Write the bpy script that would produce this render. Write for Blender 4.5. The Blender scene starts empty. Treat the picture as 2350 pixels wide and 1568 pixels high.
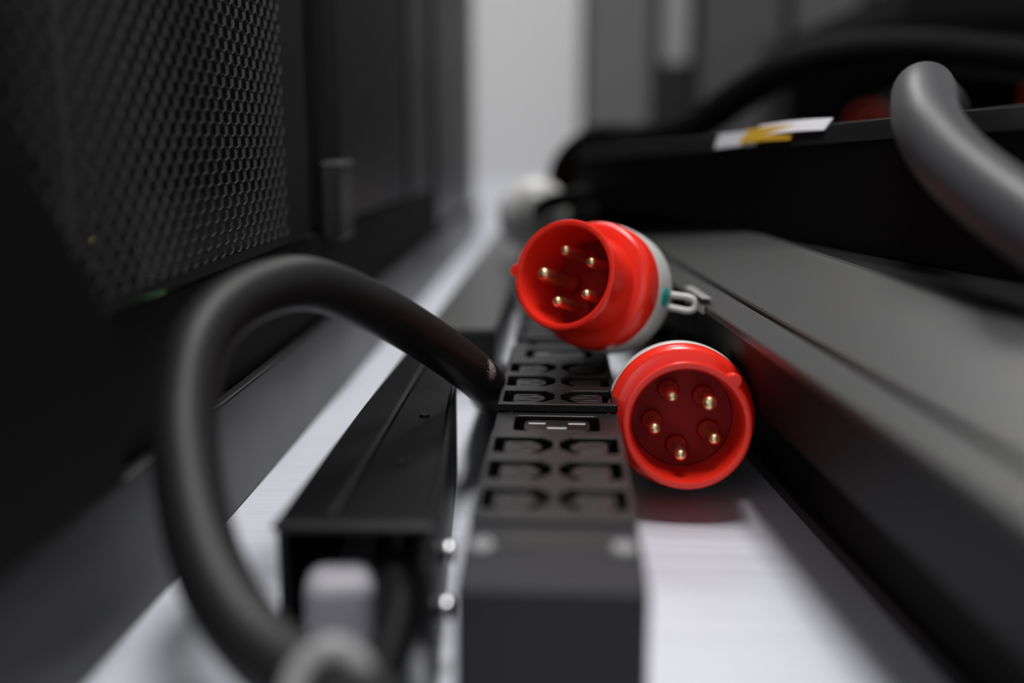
import bpy, bmesh, math, random
from mathutils import Vector, Matrix

# ---------------------------------------------------------------- camera, world, light, exposure
S = bpy.context.scene
C = S.collection
PI = math.pi
cam_data = bpy.data.cameras.new('camera')
cam = bpy.data.objects.new('camera', cam_data)
C.objects.link(cam)
cam.location = (0, 0, 0.172)
cam.rotation_euler = (math.radians(90 - 11.719), 0, math.radians(3.066))
cam_data.sensor_width = 36
cam_data.lens = 36 * 2285 / 2350
cam_data.clip_start = 0.01
cam_data.clip_end = 50
cam_data.dof.use_dof = True
cam_data.dof.focus_distance = 0.472
cam_data.dof.aperture_fstop = 2.05
S.camera = cam

S.view_settings.view_transform = 'Standard'
S.view_settings.look = 'None'
S.view_settings.gamma = 1
S.view_settings.use_curve_mapping = False
S.view_settings.exposure = 0.0

world = bpy.data.worlds.new('world')
S.world = world
world.use_nodes = True
world.node_tree.nodes['Background'].inputs[0].default_value = (0.010, 0.0105, 0.012, 1)
world.node_tree.nodes['Background'].inputs[1].default_value = 1.0

LAMPS = [  # x, y, size x, size y, watts : strip lights in the ceiling
    (0.05, 0.55, 0.5, 1.5, 56.0),
    (0.10, 3.1, 0.5, 1.2, 34.0),
]
CEIL = 2.4
for lx, ly, sx, sy, w in LAMPS:
    ld = bpy.data.lights.new('ceiling_lamp', 'AREA')
    ld.shape = 'RECTANGLE'; ld.size = sx; ld.size_y = sy; ld.energy = w
    ld.color = (1.0, 0.985, 0.97)
    lo = bpy.data.objects.new('ceiling_lamp', ld)
    lo.location = (lx, ly, CEIL - 0.03)
    C.objects.link(lo)

# unseen fill light added behind the camera for a highlight on the cable loop
ld = bpy.data.lights.new('fill_light', 'AREA'); ld.shape = 'RECTANGLE'; ld.size = 1.1; ld.size_y = 0.9; ld.energy = 5.0
ld.color = (0.93, 0.95, 1.0)
lo = bpy.data.objects.new('fill_light', ld); lo.location = (-0.75, -1.44, 0.85)
lo.rotation_euler = (math.radians(78), 0, math.radians(-22)); C.objects.link(lo)

# ---------------------------------------------------------------- helpers
def mat(name, col, rough=0.5, metal=0.0, noise=None, bump=None, spec=0.5, coat=0.0, sss=0.0):
    m = bpy.data.materials.new(name); m.use_nodes = True
    nt = m.node_tree; b = nt.nodes['Principled BSDF']
    b.inputs['Base Color'].default_value = (*col, 1)
    b.inputs['Roughness'].default_value = rough
    b.inputs['Metallic'].default_value = metal
    b.inputs['Specular IOR Level'].default_value = spec
    b.inputs['Coat Weight'].default_value = coat
    if sss:
        b.inputs['Subsurface Weight'].default_value = sss
        b.inputs['Subsurface Radius'].default_value = (1.0, 0.1, 0.05)
        b.inputs['Subsurface Scale'].default_value = 0.002
    tc = nt.nodes.new('ShaderNodeTexCoord')
    if noise:      # (scale vector, amount)
        sc, amt = noise
        mp = nt.nodes.new('ShaderNodeMapping'); mp.inputs['Scale'].default_value = sc
        nz = nt.nodes.new('ShaderNodeTexNoise'); nz.inputs['Scale'].default_value = 1.0; nz.inputs['Detail'].default_value = 4
        nt.links.new(tc.outputs['Object'], mp.inputs[0]); nt.links.new(mp.outputs[0], nz.inputs['Vector'])
        mx = nt.nodes.new('ShaderNodeMix'); mx.data_type = 'RGBA'
        mx.inputs[6].default_value = (*[c * (1 - amt) for c in col], 1)
        mx.inputs[7].default_value = (*[min(1, c * (1 + amt)) for c in col], 1)
        nt.links.new(nz.outputs[0], mx.inputs[0]); nt.links.new(mx.outputs[2], b.inputs['Base Color'])
        mr = nt.nodes.new('ShaderNodeMapRange'); mr.inputs[3].default_value = max(0, rough - 0.08); mr.inputs[4].default_value = rough + 0.08
        nt.links.new(nz.outputs[0], mr.inputs[0]); nt.links.new(mr.outputs[0], b.inputs['Roughness'])
    if bump:       # (scale, strength, distance)
        nb = nt.nodes.new('ShaderNodeTexNoise'); nb.inputs['Scale'].default_value = bump[0]; nb.inputs['Detail'].default_value = 3
        bp = nt.nodes.new('ShaderNodeBump'); bp.inputs['Strength'].default_value = bump[1]; bp.inputs['Distance'].default_value = bump[2]
        nt.links.new(tc.outputs['Object'], nb.inputs['Vector']); nt.links.new(nb.outputs[0], bp.inputs['Height'])
        nt.links.new(bp.outputs[0], b.inputs['Normal'])
    return m

def new_obj(name, bm, m, parent=None, smooth=None, bevel=0, loc=None, segs=2):
    bmesh.ops.recalc_face_normals(bm, faces=bm.faces)
    me = bpy.data.meshes.new(name); bm.to_mesh(me); bm.free()
    if m: me.materials.append(m)
    o = bpy.data.objects.new(name, me); C.objects.link(o)
    if parent: o.parent = parent
    if loc is not None: o.location = loc
    if smooth is not None:
        me.shade_smooth()
        me.set_sharp_from_angle(angle=math.radians(smooth))
    if bevel:
        md = o.modifiers.new('bevel', 'BEVEL'); md.width = bevel; md.segments = segs; md.limit_method = 'ANGLE'
        md.angle_limit = math.radians(40); md.harden_normals = False
    return o

def tag(o, label, cat, group=None, kind=None):
    o['label'] = label; o['category'] = cat
    if group: o['group'] = group
    if kind: o['kind'] = kind
    return o

def thing(name, label, cat, loc=(0, 0, 0), group=None):
    o = bpy.data.objects.new(name, None); C.objects.link(o)
    o.location = loc; o.empty_display_size = 0.02
    return tag(o, label, cat, group)

def struct(o):
    o['kind'] = 'structure'; return o

def box(bm, x0, x1, y0, y1, z0, z1, M=None):
    vs = [bm.verts.new((x, y, z)) for z in (z0, z1) for y in (y0, y1) for x in (x0, x1)]
    if M is not None:
        for v in vs: v.co = M @ v.co
    for f in ((0, 1, 3, 2), (4, 5, 7, 6), (0, 1, 5, 4), (2, 3, 7, 6), (0, 2, 6, 4), (1, 3, 7, 5)):
        bm.faces.new([vs[i] for i in f])
    return bm

def boxes(*bs):
    bm = bmesh.new()
    for b in bs: box(bm, *b)
    return bm

def lathe(prof, n=64, bm=None, M=None, closed=False):
    """profile of (radius, z), spun round the local z axis"""
    bm = bm or bmesh.new(); rings = []
    for r, z in prof:
        if r < 1e-6:
            rings.append([bm.verts.new((0, 0, z))])
        else:
            rings.append([bm.verts.new((r * math.cos(2 * PI * i / n), r * math.sin(2 * PI * i / n), z)) for i in range(n)])
    if M is not None:
        for rg in rings:
            for v in rg: v.co = M @ v.co
    pairs = list(zip(rings[:-1], rings[1:]))
    if closed: pairs.append((rings[-1], rings[0]))
    for a, b in pairs:
        for i in range(n):
            j = (i + 1) % n
            if len(a) == 1 and len(b) == 1: continue
            if len(a) == 1: bm.faces.new((a[0], b[i], b[j]))
            elif len(b) == 1: bm.faces.new((a[i], a[j], b[0]))
            else: bm.faces.new((a[i], a[j], b[j], b[i]))
    return bm

def spline(pts, per=8):
    pts = [Vector(p) for p in pts]; out = []
    P = [2 * pts[0] - pts[1]] + pts + [2 * pts[-1] - pts[-2]]
    for i in range(1, len(P) - 2):
        for k in range(per):
            t = k / per; a, b, c, d = P[i - 1], P[i], P[i + 1], P[i + 2]
            out.append(0.5 * ((2 * b) + (-a + c) * t + (2 * a - 5 * b + 4 * c - d) * t * t + (-a + 3 * b - 3 * c + d) * t ** 3))
    out.append(pts[-1]); return out

def tube(pts, r, n=24, per=8, bm=None, smooth_path=True):
    bm = bm or bmesh.new()
    path = spline(pts, per) if smooth_path else [Vector(p) for p in pts]
    nrm = None; rings = []
    for i, p in enumerate(path):
        t = (path[min(i + 1, len(path) - 1)] - path[max(i - 1, 0)]).normalized()
        if nrm is None: nrm = t.orthogonal().normalized()
        nrm = (nrm - t * nrm.dot(t)).normalized(); bn = t.cross(nrm)
        rings.append([bm.verts.new(p + r * (math.cos(2 * PI * k / n) * nrm + math.sin(2 * PI * k / n) * bn)) for k in range(n)])
    for a, b in zip(rings[:-1], rings[1:]):
        for k in range(n): bm.faces.new((a[k], a[(k + 1) % n], b[(k + 1) % n], b[k]))
    bm.faces.new(rings[0]); bm.faces.new(rings[-1][::-1])
    return bm

def plate(outer, holes, z0, z1, bm=None):
    """flat plate with real holes, extruded from z0 to z1"""
    bm = bm or bmesh.new(); b2 = bmesh.new(); edges = []
    for loop in [outer] + holes:
        vs = [b2.verts.new((x, y, z0)) for x, y in loop]
        for i in range(len(vs)): edges.append(b2.edges.new((vs[i], vs[(i + 1) % len(vs)])))
    bmesh.ops.triangle_fill(b2, use_beauty=True, use_dissolve=False, edges=edges)
    g = bmesh.ops.extrude_face_region(b2, geom=b2.faces[:])
    bmesh.ops.translate(b2, verts=[v for v in g['geom'] if isinstance(v, bmesh.types.BMVert)], vec=(0, 0, z1 - z0))
    me = bpy.data.meshes.new('tmp'); b2.to_mesh(me); b2.free(); bm.from_mesh(me); bpy.data.meshes.remove(me)
    return bm

def rrect(cx, cy, w, h, r, n=4):
    out = []
    for k, (sx, sy) in enumerate(((1, 1), (-1, 1), (-1, -1), (1, -1))):
        for i in range(n + 1):
            a = (k + i / n) * PI / 2
            out.append((cx + sx * (w / 2 - r) + r * math.cos(a), cy + sy * (h / 2 - r) + r * math.sin(a)))
    return out

def prism(poly, y0, y1, bm=None):
    """polygon in x, z pushed along y"""
    bm = bm or bmesh.new()
    a = [bm.verts.new((x, y0, z)) for x, z in poly]; b = [bm.verts.new((x, y1, z)) for x, z in poly]
    n = len(poly)
    for i in range(n): bm.faces.new((a[i], a[(i + 1) % n], b[(i + 1) % n], b[i]))
    bm.faces.new(a); bm.faces.new(b[::-1]); return bm

# ---------------------------------------------------------------- materials
def floor_material():
    m = bpy.data.materials.new('brushed_floor'); m.use_nodes = True
    nt = m.node_tree; b = nt.nodes['Principled BSDF']; L = nt.links.new
    tc = nt.nodes.new('ShaderNodeTexCoord')
    mp = nt.nodes.new('ShaderNodeMapping'); mp.inputs['Scale'].default_value = (6, 420, 1)
    nz = nt.nodes.new('ShaderNodeTexNoise'); nz.inputs['Scale'].default_value = 1; nz.inputs['Detail'].default_value = 5
    L(tc.outputs['Object'], mp.inputs[0]); L(mp.outputs[0], nz.inputs['Vector'])
    cr = nt.nodes.new('ShaderNodeValToRGB')
    cr.color_ramp.elements[0].position = 0.25; cr.color_ramp.elements[0].color = (0.60, 0.615, 0.68, 1)
    cr.color_ramp.elements[1].position = 0.7; cr.color_ramp.elements[1].color = (0.70, 0.715, 0.78, 1)
    L(nz.outputs[0], cr.inputs[0]); L(cr.outputs[0], b.inputs['Base Color'])
    b.inputs['Roughness'].default_value = 0.42; b.inputs['Metallic'].default_value = 0.15
    bp = nt.nodes.new('ShaderNodeBump'); bp.inputs['Strength'].default_value = 0.25; bp.inputs['Distance'].default_value = 0.0004
    L(nz.outputs[0], bp.inputs['Height']); L(bp.outputs[0], b.inputs['Normal'])
    return m

M_floor = floor_material()
M_wall = mat('white_wall_paint', (0.74, 0.74, 0.74), 0.8, noise=((1.5, 1.5, 1.5), 0.04))
M_ceil = mat('white_ceiling', (0.6, 0.6, 0.6), 0.9)
M_black = mat('black_powder_coat', (0.007, 0.007, 0.0075), 0.42, noise=((60, 60, 60), 0.25), bump=(900, 0.08, 0.0003), spec=0.22)
M_blackgloss = mat('black_gloss_steel', (0.005, 0.005, 0.0055), 0.30, noise=((12, 12, 12), 0.2), spec=0.2)
M_deep = mat('deep_black_plastic', (0.003, 0.003, 0.003), 0.65, spec=0.15)
M_face = mat('matt_black_paint', (0.006, 0.006, 0.006), 0.6, spec=0.15)
M_rackgrey = mat('dark_grey_steel', (0.013, 0.013, 0.0135), 0.34, noise=((8, 8, 8), 0.15), spec=0.35)
M_mesh = mat('black_mesh_steel', (0.010, 0.010, 0.010), 0.45, spec=0.25)
M_meshlit = mat('lit_mesh_edge', (0.06, 0.06, 0.06), 0.4)  # lighter grey puts the lit look of the hole edges into the colour
M_pdu = mat('charcoal_pdu_paint', (0.016, 0.0155, 0.020), 0.5, bump=(1200, 0.1, 0.0002), spec=0.25)
M_pduplastic = mat('black_outlet_plastic', (0.010, 0.010, 0.0105), 0.36, bump=(1500, 0.12, 0.0002), spec=0.3)
M_grey = mat('grey_cabinet_paint', (0.052, 0.052, 0.052), 0.38, noise=((400, 400, 400), 0.06), bump=(1400, 0.06, 0.0002), spec=0.45)
M_red = mat('red_plastic', (0.92, 0.030, 0.014), 0.24, sss=0.15)
M_redshade = mat('shaded_red_insulator', (0.34, 0.004, 0.005), 0.5, spec=0.25)  # red darkened in the colour for the shade deep inside the plug
M_brass = mat('brass', (0.92, 0.76, 0.42), 0.34, metal=1.0, noise=((300, 300, 300), 0.10))
M_body = mat('pale_grey_plastic', (0.60, 0.60, 0.585), 0.4)
M_gland = mat('mid_grey_plastic', (0.30, 0.30, 0.30), 0.4)
M_teal = mat('teal_ink', (0.0, 0.38, 0.32), 0.5, spec=0.2)
M_steel = mat('bright_steel', (0.6, 0.6, 0.62), 0.25, metal=1.0)
M_contact = mat('tin_contact', (0.62, 0.62, 0.62), 0.5)
M_greycable = mat('grey_cable_sheath', (0.06, 0.06, 0.064), 0.42, bump=(300, 0.05, 0.0003), spec=0.4)
M_palecable = mat('pale_plastic', (0.34, 0.335, 0.37), 0.5)
M_label = mat('white_label', (0.72, 0.72, 0.76), 0.4)
M_amber = mat('amber_label', (0.62, 0.36, 0.03), 0.4)
M_yellow = mat('yellow_wire', (0.75, 0.68, 0.05), 0.5)
M_blue = mat('blue_wire', (0.03, 0.16, 0.5), 0.5)
M_green = mat('green_wire', (0.03, 0.22, 0.04), 0.5)
M_arc = mat('matt_black_cable', (0.0025, 0.0025, 0.0025), 0.7, spec=0.08)
M_band = [mat('cabinet_grey_tone', (c, c, c), 0.5) for c in (0.12, 0.26, 0.055, 0.08, 0.045)]

def rubber_material():
    m = mat('black_rubber_sheath', (0.009, 0.009, 0.0095), 0.5, spec=0.32)
    nt = m.node_tree; b = nt.nodes['Principled BSDF']; L = nt.links.new
    tc = nt.nodes.new('ShaderNodeTexCoord')
    # a worn, scuffed patch on the sheath where it meets the socket strip
    sub = nt.nodes.new('ShaderNodeVectorMath'); sub.operation = 'DISTANCE'
    sub.inputs[1].default_value = SCUFF
    L(tc.outputs['Object'], sub.inputs[0])
    mr = nt.nodes.new('ShaderNodeMapRange'); mr.inputs[1].default_value = 0.0115; mr.inputs[2].default_value = 0.003
    L(sub.outputs['Value'], mr.inputs[0])
    nz = nt.nodes.new('ShaderNodeTexNoise'); nz.inputs['Scale'].default_value = 900; nz.inputs['Detail'].default_value = 5
    L(tc.outputs['Object'], nz.inputs['Vector'])
    ad = nt.nodes.new('ShaderNodeMath'); ad.operation = 'MULTIPLY'; L(mr.outputs[0], ad.inputs[0]); L(nz.outputs[0], ad.inputs[1])
    cr = nt.nodes.new('ShaderNodeMapRange'); cr.inputs[1].default_value = 0.36; cr.inputs[2].default_value = 0.52
    L(ad.outputs[0], cr.inputs[0])
    mx = nt.nodes.new('ShaderNodeMix'); mx.data_type = 'RGBA'
    mx.inputs[6].default_value = (0.009, 0.009, 0.0095, 1); mx.inputs[7].default_value = (0.42, 0.42, 0.42, 1)
    L(cr.outputs[0], mx.inputs[0]); L(mx.outputs[2], b.inputs['Base Color'])
    return m
SCUFF = (-0.0344, 0.4660, 0.0614)
M_rubber = rubber_material()
M_rubber2 = mat('black_cable_sheath', (0.005, 0.005, 0.005), 0.5, spec=0.15)

# ---------------------------------------------------------------- the room
struct(new_obj('floor', boxes((-1.6, 2.2, -1.5, 4.9, -0.05, 0)), M_floor))
struct(new_obj('wall_back', boxes((-1.6, 2.2, 4.9, 5.0, 0, CEIL + .05)), M_wall))
struct(new_obj('wall_left', boxes((-1.7, -1.6, -1.5, 5.0, 0, CEIL + .05)), M_wall))
struct(new_obj('wall_right', boxes((2.2, 2.3, -1.5, 5.0, 0, CEIL + .05)), M_wall))
struct(new_obj('wall_front', boxes((-1.6, 2.2, -1.6, -1.5, 0, CEIL + .05)), M_wall))
struct(new_obj('ceiling', boxes((-1.6, 2.2, -1.5, 4.9, CEIL, CEIL + .05)), M_ceil))
wn = boxes((-1.36, -1.31, -1.498, -1.47, 0.35, 1.36), (-0.19, -0.14, -1.498, -1.47, 0.35, 1.36), (-1.31, -0.19, -1.498, -1.47, 0.35, 0.39), (-1.31, -0.19, -1.498, -1.47, 1.32, 1.36))
struct(new_obj('fill_light_frame', wn, M_ceil))  # frame added round the unseen fill light behind the camera
struct(new_obj('baseboard_back', boxes((-1.6, 2.2, 4.885, 4.9, 0, 0.06)), M_wall))
for i, (lx, ly, sx, sy, w) in enumerate(LAMPS):
    t = thing('ceiling_light', ['long ceiling light panel above the sockets and plugs', 'shorter ceiling light panel near the far wall'][i], 'ceiling light', (lx, ly, CEIL - 0.02), 'ceiling light panels')
    new_obj('light_housing', boxes((-sx / 2 - .02, sx / 2 + .02, -sy / 2 - .02, sy / 2 + .02, 0, 0.02)), M_ceil, t)

# ---------------------------------------------------------------- left rack with perforated door
RX = -0.155            # plane of the rack fronts on the left
rack = thing('server_rack', 'black server rack on the left with a perforated mesh door over a glossy plinth', 'server rack', (RX, 0.45, 0))
def rk(name, bm, m, parent=None, **k):
    for v in bm.verts: v.co -= Vector((RX, 0.45, 0))
    return new_obj(name, bm, m, parent or rack, **k)
rk('plinth', boxes((RX - 0.02, RX + 0.003, 0.12, 1.19, 0, 0.0545)), M_rackgrey, bevel=0.0012)
rk('bottom_sill', boxes((RX - 0.03, RX - 0.002, 0.12, 1.19, 0.0555, 0.1105)), M_deep, bevel=0.001)
rk('bottom_plate', boxes((RX - 0.59, RX - 0.031, 0.20, 1.17, 0.101, 0.106)), M_rackgrey)
rk('back_panel', boxes((RX - 0.62, RX - 0.60, 0.05, 1.19, 0.0, 1.9)), M_deep)
rk('side_panel', boxes((RX - 0.60, RX - 0.035, 1.175, 1.189, 0.108, 1.9)), M_deep)
# black corner gusset nearest to the lens
def side_poly(name, pts, x0, x1, m, parent, **k):
    bm = bmesh.new()
    a = [bm.verts.new((x0 - RX, y - .45, z)) for y, z in pts]; b = [bm.verts.new((x1 - RX, y - .45, z)) for y, z in pts]
    for i in range(len(pts)): bm.faces.new((a[i], a[(i + 1) % len(pts)], b[(i + 1) % len(pts)], b[i]))
    bm.faces.new(a); bm.faces.new(b[::-1])
    return new_obj(name, bm, m, parent, **k)
side_poly('corner_gusset', [(0.312, 0.1115), (0.274, 0.161), (0.262, 0.178), (0.225, 0.30), (0.16, 0.30), (0.16, 0.057), (0.312, 0.057)], -0.151, -0.147, M_deep, rack, bevel=0.001)
# door: frame strips with a column of round holes, hexagonal mesh between
DX = RX
door = new_obj('mesh_door', boxes(
    (-0.0025, 0, 0.553 - .45, 0.60 - .45, 0.114, 1.0),
    (-0.0025, 0, 0.266 - .45, 0.553 - .45, 0.1125, 0.1175)), M_mesh, rack)
HY, HH = 0.0058, 0.0072
hm = bmesh.new(); RP = 0.0054; nrow = int((0.292 - 0.119) / RP)
for k in range(nrow):
    z = 0.1205 + k * RP; j = 0
    while True:
        y = 0.268 + j * 2 * HY + (HY if k % 2 else 0); j += 1
        if y > 0.552: break
        base = [(0, HH / 2), (HY, HH / 4), (HY, -HH / 4), (0, -HH / 2), (-HY, -HH / 4), (-HY, HH / 4)]
        def ring(s1, s2, x): return [hm.verts.new((x, y - .45 + a * s1, z + b * s2)) for a, b in base]
        of, inf, ob, inb = ring(1, 1, 0), ring(.93, .90, 0), ring(1, 1, -.0012), ring(.93, .90, -.0015)
        for q in range(6):
            w = (q + 1) % 6
            hm.faces.new((of[q], of[w], inf[w], inf[q])); hm.faces.new((ob[q], ob[w], inb[w], inb[q])); hm.faces.new((inf[q], inf[w], inb[w], inb[q]))
mesh_o = bpy.data.meshes.new('perforated_sheet'); hm.to_mesh(mesh_o); hm.free(); mesh_o.materials.append(M_mesh); mesh_o.materials.append(M_meshlit)
for i, p in enumerate(mesh_o.polygons): p.material_index = 1 if i % 3 == 2 else 0
sheet = bpy.data.objects.new('perforated_sheet', mesh_o); C.objects.link(sheet); sheet.parent = door
# mounting rail inside the rack with a column of round holes
hs = plate([(0.352, 0.1075), (0.402, 0.1075), (0.402, 0.40), (0.352, 0.40)],
           [[(0.366 + .0030 * math.cos(a * PI / 8), 0.1245 + k * 0.0090 + .0030 * math.sin(a * PI / 8)) for a in range(16)] for k in range(29)], 0, 0.0025)
for v in hs.verts: v.co = Vector((v.co.z - 0.024, v.co.x - .45, v.co.y))
new_obj('mounting_rail', hs, M_mesh, rack)

# near black post of the rack, closest to the lens
new_obj('front_post', boxes((-0.012, 0.0, -0.33, -0.186, 0.0, 1.9)), M_deep, rack, bevel=0.002)

# loose wires lying on the rack's bottom plate, seen through the mesh
tag(new_obj('yellow_wire', tube([(-0.2490, 0.4900, 0.1101), (-0.2572, 0.5200, 0.1120), (-0.2707, 0.5600, 0.1125), (-0.2837, 0.6000, 0.1115)], 0.0042, 10), M_yellow, smooth=60), 'yellow wire lying inside the left rack behind its door', 'wire')
tag(new_obj('blue_wire', tube([(-0.2854, 0.6050, 0.1115), (-0.2912, 0.6300, 0.1119), (-0.2938, 0.6500, 0.1118)], 0.0046, 10), M_blue, smooth=60), 'short blue wire end lying inside the left rack', 'wire')
tag(new_obj('green_wire', tube([(-0.1565, 0.318, 0.1125), (-0.1562, 0.345, 0.1135), (-0.156, 0.375, 0.1125)], 0.0012, 8), M_green, smooth=60), 'thin green wire along the bottom edge of the mesh door', 'wire')

# second rack behind, plain glossy doors
rk('door_panel', boxes((RX - 0.012, RX - 0.002, 0.635, 0.66, 0.112, 1.9)), M_deep, bevel=0.002)
rk('door_panel', boxes((RX - 0.012, RX - 0.001, 0.69, 0.98, 0.112, 1.9)), M_black, bevel=0.003)
rk('door_panel', boxes((RX - 0.012, RX - 0.001, 1.0, 1.17, 0.112, 1.9)), M_blackgloss, bevel=0.003)
r2 = thing('server_rack', 'plain dark server rack with a smooth door, beside the pale wall gap', 'server rack', (RX, 1.1, 0))
def r2p(name, bm, m, **k):
    for v in bm.verts: v.co -= Vector((RX, 1.1, 0))
    return new_obj(name, bm, m, r2, **k)
r2p('plinth', boxes((RX - 0.03, RX + 0.003, 1.192, 1.75, 0, 0.0545)), M_rackgrey, bevel=0.0012)
r2p('cabinet_body', boxes((RX - 0.6, RX - 0.021, 1.195, 1.75, 0.056, 1.95)), M_black)


r2p('corner_post', boxes((RX - 0.02, RX + 0.002, 1.192, 1.228, 0.06, 1.9)), M_rackgrey, bevel=0.003)
r2p('door_panel', boxes((RX - 0.02, RX - 0.004, 1.23, 1.74, 0.06, 1.9)), M_blackgloss, bevel=0.003)
lt = thing('latch_block', 'small dark latch block with a lighter top beside the mesh door', 'latch', (RX + 0.003, 0.655, 0.145))
new_obj('latch_body', boxes((-0.004, 0.008, -0.022, 0.02, -0.040, 0.006)), M_rackgrey, lt, bevel=0.002)
new_obj('latch_cap', boxes((-0.004, 0.009, -0.020, 0.02, 0.0065, 0.010)), M_grey, lt, bevel=0.0015)

# ---------------------------------------------------------------- main socket strip
PX0, PX1 = -0.031, 0.0252; PC = (PX0 + PX1) / 2
pdu = thing('power_strip', 'long charcoal rack power strip with rows of black outlets lying on the floor', 'power strip', (PC, 0.262, 0))
def pp(name, bm, m, parent=None, **k):
    for v in bm.verts: v.co -= Vector((PC, 0.262, 0))
    return new_obj(name, bm, m, parent or pdu, **k)
pp('housing', boxes((PX0 + .0005, PX1 - .0005, 0.2662, 1.45, 0.0, 0.0280)), M_pdu, bevel=0.001)
walls = boxes((PX0 + .0005, PX0 + .0025, 0.2662, 1.45, 0.0282, 0.0445), (PX1 - .0025, PX1 - .0005, 0.2662, 1.45, 0.0282, 0.0445))
pp('side_rail', walls, M_pdu)
pp('end_cap', boxes((PX0, PX1, 0.2625, 0.2658, 0.0, 0.0455)), M_pdu, bevel=0.0015)
pp('end_cover', boxes((PX0, PX1, 0.2662, 0.3105, 0.0295, 0.0455)), M_pdu, bevel=0.001)
pp('label_recess', boxes((PC - .017, PC + .017, 0.290, 0.303, 0.0456, 0.0461)), M_pduplastic, bevel=0.0003)
for sx in (-1, 1):
    pp('screw', lathe([(0, 0.0), (.0032, 0.0), (.0032, .0008), (.0026, .0015), (.0010, .0016), (.0008, .0010), (0, .0010)], 20,
        M=Matrix.Translation((PC + sx * 0.0222, 0.2905, 0.0456)) @ Matrix.Scale(1.35, 4)), M_gland, smooth=40)

def c13_hole(cx, cy, s=1):      # opening: rounded, wedge end to the middle
    w, h, c = .0240, .0212, .0052
    return [(cx - s * w / 2 + s * .001, cy - h / 2), (cx + s * (w / 2 - c), cy - h / 2), (cx + s * (w / 2 - .001), cy - h / 2 + c * .9), (cx + s * w / 2, cy - h / 2 + c * 1.2),
            (cx + s * w / 2, cy + h / 2 - c * 1.2), (cx + s * (w / 2 - .001), cy + h / 2 - c * .9), (cx + s * (w / 2 - c), cy + h / 2), (cx - s * w / 2 + s * .001, cy + h / 2),
            (cx - s * w / 2, cy + h / 2 - .001), (cx - s * w / 2, cy - h / 2 + .001)]
def slot(cx, cy, w, h): return [(cx - w / 2, cy - h / 2), (cx + w / 2, cy - h / 2), (cx + w / 2, cy + h / 2), (cx - w / 2, cy + h / 2)]
def c13_island(cx, cy, s=1):
    w, h, c = .0155, .0148, .0042
    pts = [(cx - s * w / 2 + s * .0018, cy - h / 2), (cx + s * (w / 2 - c), cy - h / 2), (cx + s * (w / 2 - .0008), cy - h / 2 + c), (cx + s * w / 2, cy - h / 2 + c * 1.4),
           (cx + s * w / 2, cy + h / 2 - c * 1.4), (cx + s * (w / 2 - .0008), cy + h / 2 - c), (cx + s * (w / 2 - c), cy + h / 2), (cx - s * w / 2 + s * .0018, cy + h / 2),
           (cx - s * w / 2, cy + h / 2 - .0018), (cx - s * w / 2, cy - h / 2 + .0018)]
    return pts, [slot(cx - s * .0022, cy - .0046, .0058, .0016), slot(cx - s * .0022, cy + .0046, .0058, .0016), slot(cx + s * .0022, cy, .0058, .0016)]
def outlet_module(y0, y1, ztop, thick, rows, c19=None):
    holes = []
    for ry in rows:
        for sx in (-1, 1): holes.append(c13_hole(PC + sx * .0136, ry, -sx))
    if c19 is not None: holes.append(rrect(PC, c19, .038, .0235, .003))
    o = pp('outlet_module', plate([(PX0, y0), (PX1, y0), (PX1, y1), (PX0, y1)], holes, ztop - thick, ztop), M_pduplastic, bevel=0.0005, segs=2)
    pp('recess_floor', boxes((PX0 + .003, PX1 - .003, y0 + .001, y1 - .001, 0.0285, 0.0292)), M_deep, o).location = (0, 0, 0)
    for ry in rows:
        for sx in (-1, 1):
            out, sl = c13_island(PC + sx * .0136, ry, -sx)
            pp('outlet', plate(out, sl, 0.0295, ztop - .0010), M_pduplastic, o, bevel=0.0004)
    if c19 is not None:
        sl = [slot(PC - .0090, c19 + .0035, .0080, .0024), slot(PC + .0090, c19 + .0035, .0080, .0024), slot(PC, c19 - .0035, .0090, .0026)]
        c = pp('large_outlet', plate(rrect(PC, c19, .0295, .0165, .004), sl, 0.0295, ztop - .0010), M_pduplastic, o, bevel=0.0004)
        cb = bmesh.new()
        for s in sl:
            box(cb, s[0][0] + .0002, s[1][0] - .0002, s[0][1] + .0002, s[2][1] - .0002, 0.032, ztop - .0013)
        pp('contacts', cb, M_contact, None)
    return o
outlet_module(0.3115, 0.4130, 0.0470, 0.0022, (0.3315, 0.3625, 0.3935))
outlet_module(0.4135, 0.4485, 0.0450, 0.0022, (), 0.4315)
outlet_module(0.4490, 0.5800, 0.0490, 0.0038, (0.4640, 0.4945, 0.5250), 0.5600)
for k in range(4):
    y0 = 0.581 + k * 0.215
    outlet_module(y0, y0 + 0.034, 0.0450, 0.0022, (), y0 + .018)
    outlet_module(y0 + .0345, y0 + 0.2145, 0.0475, 0.003, tuple(y0 + .055 + .031 * j for j in range(5)))

# ---------------------------------------------------------------- black cable channel beside the strip
CX0, CX1, CZ = -0.0965, -0.0545, 0.045
chn = thing('cable_channel', 'black open-ended metal channel with a thin ridge, left of the socket strip', 'cable channel', (-0.075, 0.32, 0))
def cp(name, bm, m, **k):
    for v in bm.verts: v.co -= Vector((-0.075, 0.32, 0))
    return new_obj(name, bm, m, chn, **k)
def quad_slab(p, z0, z1):
    bm = bmesh.new(); lo = [bm.verts.new((x, y, z0)) for x, y in p]; hi = [bm.verts.new((x, y, z1)) for x, y in p]
    for i in range(4): bm.faces.new((lo[i], lo[(i + 1) % 4], hi[(i + 1) % 4], hi[i]))
    bm.faces.new(lo); bm.faces.new(hi[::-1]); return bm
cp('top_plate', quad_slab([(CX0, .312), (-.0435, .312), (-.0580, .495), (-.0945, .61)], CZ - .0025, CZ), M_blackgloss, bevel=0.0008)
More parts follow.
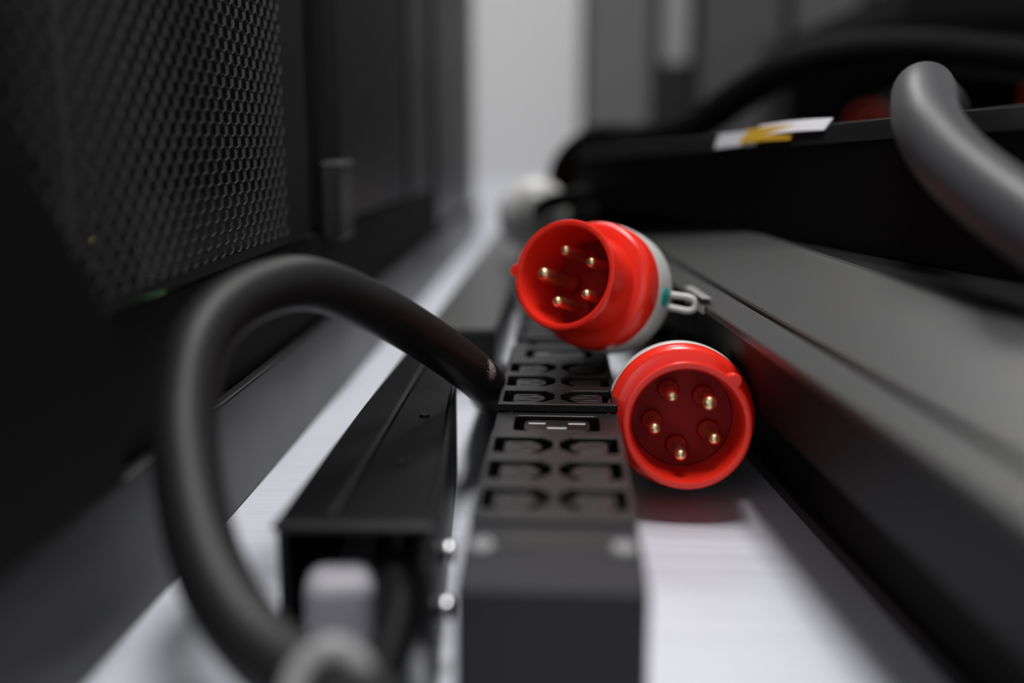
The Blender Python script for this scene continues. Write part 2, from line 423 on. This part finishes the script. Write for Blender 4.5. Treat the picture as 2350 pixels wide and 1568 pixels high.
cp('side_wall', quad_slab([(CX0, .312), (CX0 + .003, .312), (-.0915, .61), (-.0945, .61)], 0.0, CZ - .0026), M_blackgloss)
cp('side_wall', quad_slab([(-.0465, .312), (-.0435, .312), (-.0580, .495), (-.0610, .495)], 0.0, CZ - .0026), M_blackgloss)
cp('ridge', quad_slab([(-.0790, .312), (-.0762, .312), (-.0772, .56), (-.0800, .56)], CZ + .0001, CZ + .0022), M_rackgrey, bevel=0.0006)
cp('end_lip', boxes((CX0, -.0425, 0.306, 0.3115, CZ - .002, CZ + .0006)), M_rackgrey, bevel=0.0008)
cp('mounting_bracket', quad_slab([(-.0400, .268), (-.0375, .268), (-.0545, .49), (-.0570, .49)], 0.0, CZ + .004), M_black, bevel=0.0008)
for yy, zz in ((0.322, 0.030), (0.300, 0.020)):
    cp('thumb_screw', lathe([(0, 0), (.0036, 0), (.0040, .0006), (.0040, .0034), (.0034, .0042), (0, .0044)], 24,
        M=Matrix.Translation((-.0372 - .0766 * (yy - .268), yy, zz)) @ Matrix.Rotation(PI / 2, 4, 'Y')), M_steel, smooth=40)
for yy in (0.372, 0.440):
    cp('screw', lathe([(0, 0), (.0024, 0), (.0022, .0010), (.0008, .0012), (0, .0008)], 20, M=Matrix.Translation((-.064, yy, CZ + .0001))), M_black, smooth=40)

# ---------------------------------------------------------------- cables
def cable(name, pts, r, m, label, **k):
    return tag(new_obj(name, tube(pts, r, 32, 10), m, smooth=60), label, 'cable')
cable('power_cable', [(-0.0424, 0.2250, 0.0263), (-0.0645, 0.2380, 0.0269), (-0.0851, 0.2520, 0.0320), (-0.1022, 0.2680, 0.0437), (-0.1154, 0.2880, 0.0603), (-0.1253, 0.3120, 0.0815), (-0.1272, 0.3360, 0.1016), (-0.1191, 0.3600, 0.1127),
      (-0.1028, 0.3860, 0.1145), (-0.0825, 0.4140, 0.1009), (-0.0623, 0.4410, 0.0812), (-0.0460, 0.4660, 0.0616), (-0.0402, 0.4900, 0.0483), (-0.0428, 0.525, 0.040), (-0.0435, 0.565, 0.022), (-0.0435, 0.62, 0.0115), (-0.0435, 0.655, 0.0112)], 0.0108, M_rubber,
      'thick black power cable looping up from the left foreground over to the socket strip')
cable('black_cable', [(-0.072, 0.48, 0.009), (-0.068, 0.38, 0.012), (-0.0584, 0.3180, 0.0262), (-0.0512, 0.2880, 0.0253), (-0.0495, 0.2620, 0.0248), (-0.0509, 0.2400, 0.0242)], 0.0062, M_rubber2,
      'thin black cord coming out of the open channel in the foreground')
cable('grey_cable', [(-0.0691, 0.2250, 0.0279), (-0.0673, 0.2320, 0.0360), (-0.0606, 0.2360, 0.0404), (-0.0530, 0.2360, 0.0367), (-0.0489, 0.2300, 0.0279)], 0.0034, M_gland,
      'small arched grey cord at the bottom edge in the foreground')
cable('grey_power_cable', [(0.1644, 0.2900, 0.1270), (0.1595, 0.3250, 0.1367), (0.1506, 0.3550, 0.1487), (0.1444, 0.3850, 0.1617), (0.1442, 0.4150, 0.1754), (0.1526, 0.4480, 0.1881), (0.169, 0.495, 0.1925), (0.187, 0.545, 0.193), (0.211, 0.60, 0.1925), (0.252, 0.70, 0.192), (0.292, 0.80, 0.191)], 0.0132, M_greycable,
      'thick grey cable arching over the black equipment case towards the lower right')

# ---------------------------------------------------------------- five-pin plugs
def frame(rim, flange, roll):
    z = (Vector(flange) - Vector(rim)).normalized()
    x = (Vector((1, 0, 0)) - z * z.x).normalized(); y = z.cross(x)
    M = Matrix((x, y, z)).transposed().to_4x4(); M.translation = Vector(rim)
    return M @ Matrix.Rotation(-roll, 4, 'Z')
def make_plug(rim, flange, roll, label, cord, side, name='industrial_plug'):
    """rim centre, collar centre, angle of the key seen from the front; side: angle of the ear"""
    t = thing(name, label, 'plug', (0, 0, 0), 'five-pin industrial plugs')
    M = frame(rim, flange, roll); t.matrix_world = M
    Mi = M.inverted()
    R = 0.0275
    sh = lathe([(R - .0018, 0.0004), (R - .0002, 0.0), (R + .0008, .0003), (R + .0012, .0012), (R + .0012, .0026), (R - .0014, .0042), (R - .0014, .034), (R - .0032, .034), (R - .0032, .040), (R - .0030, .006), (R - .0022, .0014)], 96, closed=True)
    new_obj('shroud', sh, M_red, t, smooth=35)
    key = lathe([(0, -.0002), (.0030, -.0002), (.0034, .0004), (.0034, .0100), (.0028, .0118), (0, .0124)], 24, M=Matrix.Translation((R + .0012, 0, .0004)))
    new_obj('key_tab', key, M_red, t, smooth=40)
    base = lathe([(0, .0395), (R - .0034, .0395), (R - .0034, .0420), (0, .0420)], 64)
    for k in range(5):
        a = k * 2 * PI / 5; rr = .0142
        lathe([(0, .0335), (.0044, .0335), (.0050, .0340), (.0052, .0396)], 24, base, Matrix.Translation((rr * math.cos(a), rr * math.sin(a), 0)))
    new_obj('insulator', base, M_redshade, t, smooth=40)
    for k in range(5):
        a = k * 2 * PI / 5; rr = .0142; pr = .0035 if k == 0 else .0028; tip = .0025 if k == 0 else .0045
        pin = lathe([(0, tip), (pr * .45, tip + .0002), (pr * .8, tip + .0010), (pr, tip + .0026), (pr, .0340)], 28, M=Matrix.Translation((rr * math.cos(a), rr * math.sin(a), 0)))
        new_obj('pin', pin, M_brass, t, smooth=50)
    col = lathe([(R - .0014, .0300), (.0312, .0304), (.0330, .0312), (.0342, .0328), (.0348, .0352), (.0350, .0424), (.0345, .0430), (.030, .0430), (.030, .0350), (R - .0008, .0345)], 96, closed=True)
    new_obj('collar', col, M_red, t, smooth=35)
    bod = lathe([(.0290, .0431), (.0350, .0431), (.0355, .0439), (.0355, .0560), (.0352, .0600), (.0328, .0660), (.0295, .0700), (.0282, .0730), (.0275, .0790), (.0255, .0805), (.0200, .0806)], 96)
    new_obj('body', bod, M_body, t, smooth=35)
    gl = bmesh.new(); n = 72; prof = [(.0200, .0807), (.0232, .0808), (.0236, .0816), (.0236, .0920), (.0220, .0940), (.0165, .0975), (.0125, .1010)]
    rings = []
    for r, z in prof:
        rings.append([gl.verts.new(((r - (.0010 if i % 3 == 0 and r > .023 else 0)) * math.cos(2 * PI * i / n), (r - (.0010 if i % 3 == 0 and r > .023 else 0)) * math.sin(2 * PI * i / n), z)) for i in range(n)])
    for a_, b_ in zip(rings[:-1], rings[1:]):
        for i in range(n): gl.faces.new((a_[i], a_[(i + 1) % n], b_[(i + 1) % n], b_[i]))
    gl.faces.new(rings[-1])
    new_obj('cable_gland', gl, M_gland, t, smooth=35)
    # looped release ear and teal dot on the pale body
    sa = side - 0.0
    E = Matrix.Rotation(roll - sa, 4, 'Z'); RR = Matrix.Rotation(roll, 4, 'Z')
    ear = [(.0350, -.0034, .0600), (.0400, -.0036, .0610), (.0450, -.0036, .0620), (.0482, -.0020, .0628), (.0482, .0020, .0628), (.0450, .0036, .0620), (.0400, .0036, .0610), (.0350, .0034, .0600)]
    new_obj('release_ear', tube([E @ Vector(p) for p in ear], .0017, 14, 6), M_body, t, smooth=60)
    dot = lathe([(0, .0004), (.0034, .0003), (.0036, 0)], 28)
    for v in dot.verts: v.co = Vector((v.co.x * 1.25, v.co.y * 1.5, v.co.z - abs(v.co.y) ** 2 * 14))
    DM = E @ Matrix.Rotation(-.02, 4, 'Z') @ Matrix.Translation((.0357, 0, .0510)) @ Matrix.Rotation(PI / 2, 4, 'Y')
    for v in dot.verts: v.co = DM @ v.co
    new_obj('teal_dot', dot, M_teal, t, smooth=60)
    cb = tube([(0, 0, .095), (0, 0, .112)] + [RR @ Vector(p) for p in cord], .0085, 24, 8)
    new_obj('cable', cb, M_rubber2, t, smooth=60)
    return t

P1r, P1f = Vector((-0.0010, 0.5040, 0.1025)), Vector((0.0213, 0.5444, 0.0891))
P2r, P2f = Vector((0.0550, 0.4292, 0.0453)), Vector((0.0570, 0.4734, 0.0384))


make_plug(P1r, P1f, math.radians(171), 'red and pale grey plug with a teal dot leaning on the socket strip', [(-.006, .004, .130), (-.028, .010, .165), (-.075, .006, .21), (-.14, -.02, .27)], math.radians(-12))
make_plug(P2r, P2f, math.radians(45), 'red industrial plug on the floor facing the lens, right of the socket strip', [(-.001, -.004, .140), (.0, -.014, .20), (.0, -.040, .36)], math.radians(-150))
make_plug((-0.0394, 1.0538, 0.0856), (-0.0335, 1.0146, 0.0924), math.radians(200), 'blurred pale plug seen from behind, beyond the upper red plug', [(.01, .004, .14), (.05, .01, .17), (.12, .02, .19)], math.radians(0))
make_plug((0.4535, 1.5606, 0.1823), (0.4740, 1.6137, 0.1866), math.radians(90), 'blurred red plug half hidden behind the arching grey cable', [(.03, .02, .16), (.09, .04, .19)], math.radians(60))
make_plug((0.6964, 1.5317, 0.2267), (0.7283, 1.5854, 0.2311), math.radians(90), 'blurred dark red plug at the right edge of the picture', [(.03, .02, .16), (.09, .04, .19)], math.radians(60))

# ---------------------------------------------------------------- grey cabinet base on the right
def frame2(o, d):
    d = Vector(d).normalized(); x = Vector((d.y, -d.x, 0)); M = Matrix((x, d, Vector((0, 0, 1)))).transposed().to_4x4(); M.translation = Vector(o); return M
cab = thing('cabinet_base', 'low grey cabinet base on the right with a sloping seamed panel', 'cabinet', (0.0691, 0.454, 0))
cab.matrix_world = frame2((0.0760, 0.4994, 0), (-0.1068, 0.9943, 0))
Y0, Y1 = -0.46, 0.345
new_obj('front_face', prism([(.0010, .0800), (.0045, .0800), (.0150, .0440), (.0280, .0430), (.0280, .0415), (.0120, .0425)], Y0, Y1 - .001), M_face, cab, bevel=0.0006)
new_obj('lower_panel', prism([(0, .0838), (.0006, .0846), (.0107, .0903), (.0113, .0898), (.0113, .0850), (.0020, .0805), (0, .0805)], Y0, Y1), M_grey, cab, bevel=0.0003)
new_obj('sloping_panel', prism([(.0129, .0908), (.0135, .0919), (.0495, .1124), (.0515, .1130), (.0560, .1130), (.0560, .1080), (.0129, .0850)], Y0, Y1), M_grey, cab, bevel=0.0004)
new_obj('top_plate', boxes((.0565, .50, Y0, Y1, .1080, .1125)), M_deep, cab)
new_obj('skirt', prism([(.0050, .0798), (.0285, .0780), (.0290, .0105), (.0290, 0), (.50, 0), (.50, .1075), (.0565, .1075), (.0565, .1070), (.0120, .0840)], Y0, Y1 - .002), M_deep, cab)
new_obj('foot_rail', prism([(.0255, 0), (.0255, .0060), (.0288, .0070), (.0288, 0)], Y0, Y1 - .004), M_rackgrey, cab, bevel=0.0006)
clip = new_obj('edge_clip', boxes((-.0020, -.0004, 0.020, 0.062, .0800, .0842), (-.0020, .003, 0.020, 0.062, .0878, .0884)), M_gland, cab, bevel=0.0005)

# ---------------------------------------------------------------- black equipment case resting on it
A, B = Vector((0.0083, 0.934, 0)), Vector((0.2376, 0.260, 0))      # far and near ends of its front edge
ZA, ZB = 0.1590, 0.1930
dr = (B - A).normalized(); nin = Vector((-dr.y, dr.x, 0))
def case_section(sec):          # sec(ztop) gives (depth, z) outline at an end
    bm = bmesh.new(); N = 14; rings = []
    for i in range(N + 1):
        t = i / N; p = A.lerp(B, t); zt = ZA + (ZB - ZA) * t
        rings.append([bm.verts.new(p + nin * q + Vector((0, 0, z))) for q, z in sec(zt)])
    n = len(rings[0])
    for a_, b_ in zip(rings[:-1], rings[1:]):
        for k in range(n): bm.faces.new((a_[k], a_[(k + 1) % n], b_[(k + 1) % n], b_[k]))
    bm.faces.new(rings[0]); bm.faces.new(rings[-1][::-1]); return bm
case = thing('equipment_case', 'flat black equipment case with a grey lip resting on the cabinet base', 'equipment case', (A.x, A.y, 0.1134))
def cs(name, bm, m, parent=None, **k):
    for v in bm.verts: v.co -= Vector((A.x, A.y, 0.1134))
    return new_obj(name, bm, m, parent or case, **k)
cs('case_body', case_section(lambda z: [(0.0006, .1135), (0.0006, z - .0113), (.0100, z - .002), (.30, z - .002), (.30, .1135)]), M_deep)
lip = cs('case_lip', case_section(lambda z: [(0.0, z - .0110), (.0035, z - .0006), (.012, z + .0004), (.012, z - .0018), (.0098, z - .0018), (.0010, z - .0110)]), M_rackgrey, bevel=0.0004)
def on_lip(t, q, dz):
    p = A.lerp(B, t); return p + nin * q + Vector((0, 0, ZA + (ZB - ZA) * t + dz))
def sticker(t0, t1, qa, za, qb, zb, lift):
    bm = bmesh.new(); rows = []
    for i in range(13):
        t = t0 + (t1 - t0) * i / 12; l = lift * math.sin(PI * i / 12)
        rows.append([bm.verts.new(on_lip(t, qa - l - e, za + l)) for e in (0,)] + [bm.verts.new(on_lip(t, qb - l, zb + l)), bm.verts.new(on_lip(t, qb - l + .0004, zb + l - .0004)), bm.verts.new(on_lip(t, qa - l + .0004, za + l - .0003))])
    for a_, b_ in zip(rows[:-1], rows[1:]):
        for k in range(4): bm.faces.new((a_[k], a_[(k + 1) % 4], b_[(k + 1) % 4], b_[k]))
    bm.faces.new(rows[0]); bm.faces.new(rows[-1][::-1]); return bm
def tt(y): return (A.y - y) / (A.y - B.y)
s1 = cs('label_sticker', sticker(tt(.672), tt(.622), -.0004, -.0088, .0026, .0002, .0003), M_label); s1['label'] = 'white sticker'
s2 = cs('label_sticker', sticker(tt(.640), tt(.585), -.0006, -.0072, .0030, .0012, .0006), M_amber); s2['label'] = 'amber sticker'
s3 = cs('label_sticker', sticker(tt(.628), tt(.555), .0008, -.0034, .0060, .0030, .0008), M_label); s3['label'] = 'white curled sticker'

# ---------------------------------------------------------------- things further back on the right
bb = thing('equipment_shelf', 'large black open shelf far back on the right, its top added to shade two blurred red plugs', 'shelf', (0.85, 1.75, 0))
new_obj('back_board', boxes((-0.48, 0.5, 0.0, 0.20, 0, 0.299)), M_deep, bb, bevel=0.003)
new_obj('shade_board', boxes((-0.49, 0.5, -0.62, 0.20, 0.2995, 0.330)), M_deep, bb, bevel=0.003)  # overhanging board added to keep the red plugs below in shade
ls = thing('storage_box', 'low black box far back under the shelf, carrying two blurred red plugs', 'box', (0.90, 1.54, 0))
new_obj('box_body', boxes((-0.55, 0.5, -0.14, 0.14, 0, 0.158)), M_deep, ls, bevel=0.004)
new_obj('box_rim', boxes((-0.554, 0.504, -0.144, 0.144, 0.1585, 0.166)), M_black, ls, bevel=0.002)
cable('black_cable', [(-0.0016, 1.1000, 0.0972), (0.0004, 1.0500, 0.1388), (0.0306, 1.0200, 0.1656), (0.0767, 1.0000, 0.1670), (0.1244, 0.9800, 0.1822), (0.1570, 0.9600, 0.2056), (0.1916, 0.9400, 0.2278), (0.2358, 0.9200, 0.2412), (0.2890, 0.9000, 0.2441), (0.3435, 0.8800, 0.2377), (0.3953, 0.8600, 0.2275), (0.4833, 0.8400, 0.1991)], .0165, M_arc,
      'blurred thick black cable arching across the background from the gap to the right edge')
fb = thing('floor_box', 'small black box on the floor under the far end of the equipment case', 'box', (0.05, 0.98, 0))
fb.rotation_euler = (0, 0, math.radians(14))
new_obj('box_body', boxes((-0.040, 0.22, -0.075, 0.10, 0, 0.105)), M_deep, fb, bevel=0.004)
new_obj('box_lid', boxes((-0.042, 0.222, -0.077, 0.102, 0.1055, 0.1130)), M_black, fb, bevel=0.002)
cn = thing('connector', 'blurred pale plastic connector in front of the open channel end', 'connector', (-0.0730, 0.302, 0))
cn.rotation_euler = (0, 0, math.radians(12))
new_obj('connector_body', boxes((-0.0115, 0.0115, -0.011, 0.011, 0.0, 0.032)), M_palecable, cn, bevel=0.0065, segs=5)
new_obj('connector_nose', boxes((-0.0055, 0.0055, 0.0105, 0.017, 0.006, 0.024)), M_gland, cn, bevel=0.0015)

# grey strip further back at the left of the socket strip
st = thing('cable_channel', 'lighter grey metal channel beyond the black one, on the floor', 'cable channel', (-0.07, 0.66, 0))
new_obj('channel_body', boxes((-0.024, 0.024, 0.0, 0.80, 0.0, 0.040)), M_rackgrey, st, bevel=0.001)
new_obj('channel_cover', boxes((-0.0235, 0.0235, 0.001, 0.799, 0.0405, 0.0435)), M_grey, st, bevel=0.001)

# row of cabinets in the background
fx = [(0.035, 0.21, 0, 'leftmost grey cabinet of the background row, next to the pale wall'), (0.212, 0.30, 1, 'narrow lighter cabinet in the background row'), (0.302, 0.52, 2, 'dark cabinet in the background row beside the narrow light one'),
      (0.522, 0.70, 3, 'mid grey cabinet in the background row above the label stickers'), (0.702, 0.98, 2, 'dark cabinet in the background row above the grey cable'), (0.982, 1.45, 4, 'rightmost dark cabinet of the background row')]
for x0, x1, k, lab in fx:
    t = thing('background_cabinet', lab, 'cabinet', ((x0 + x1) / 2, 2.5, 0), 'cabinets in the background row')
    w = (x1 - x0) / 2
    new_obj('cabinet_body', boxes((-w, w, 0.0, 0.5, 0.0, 1.9)), M_deep if k in (2, 4) else M_rackgrey, t, bevel=0.003)
    new_obj('door', boxes((-w + .012, w - .012, -0.022, -0.001, 0.34 if k == 1 else 0.08, 1.86)), M_band[k], t, bevel=0.004)
    new_obj('handle', boxes((w - .03, w - .02, -0.034, -0.0225, 0.9, 1.05)), M_deep, t, bevel=0.002)
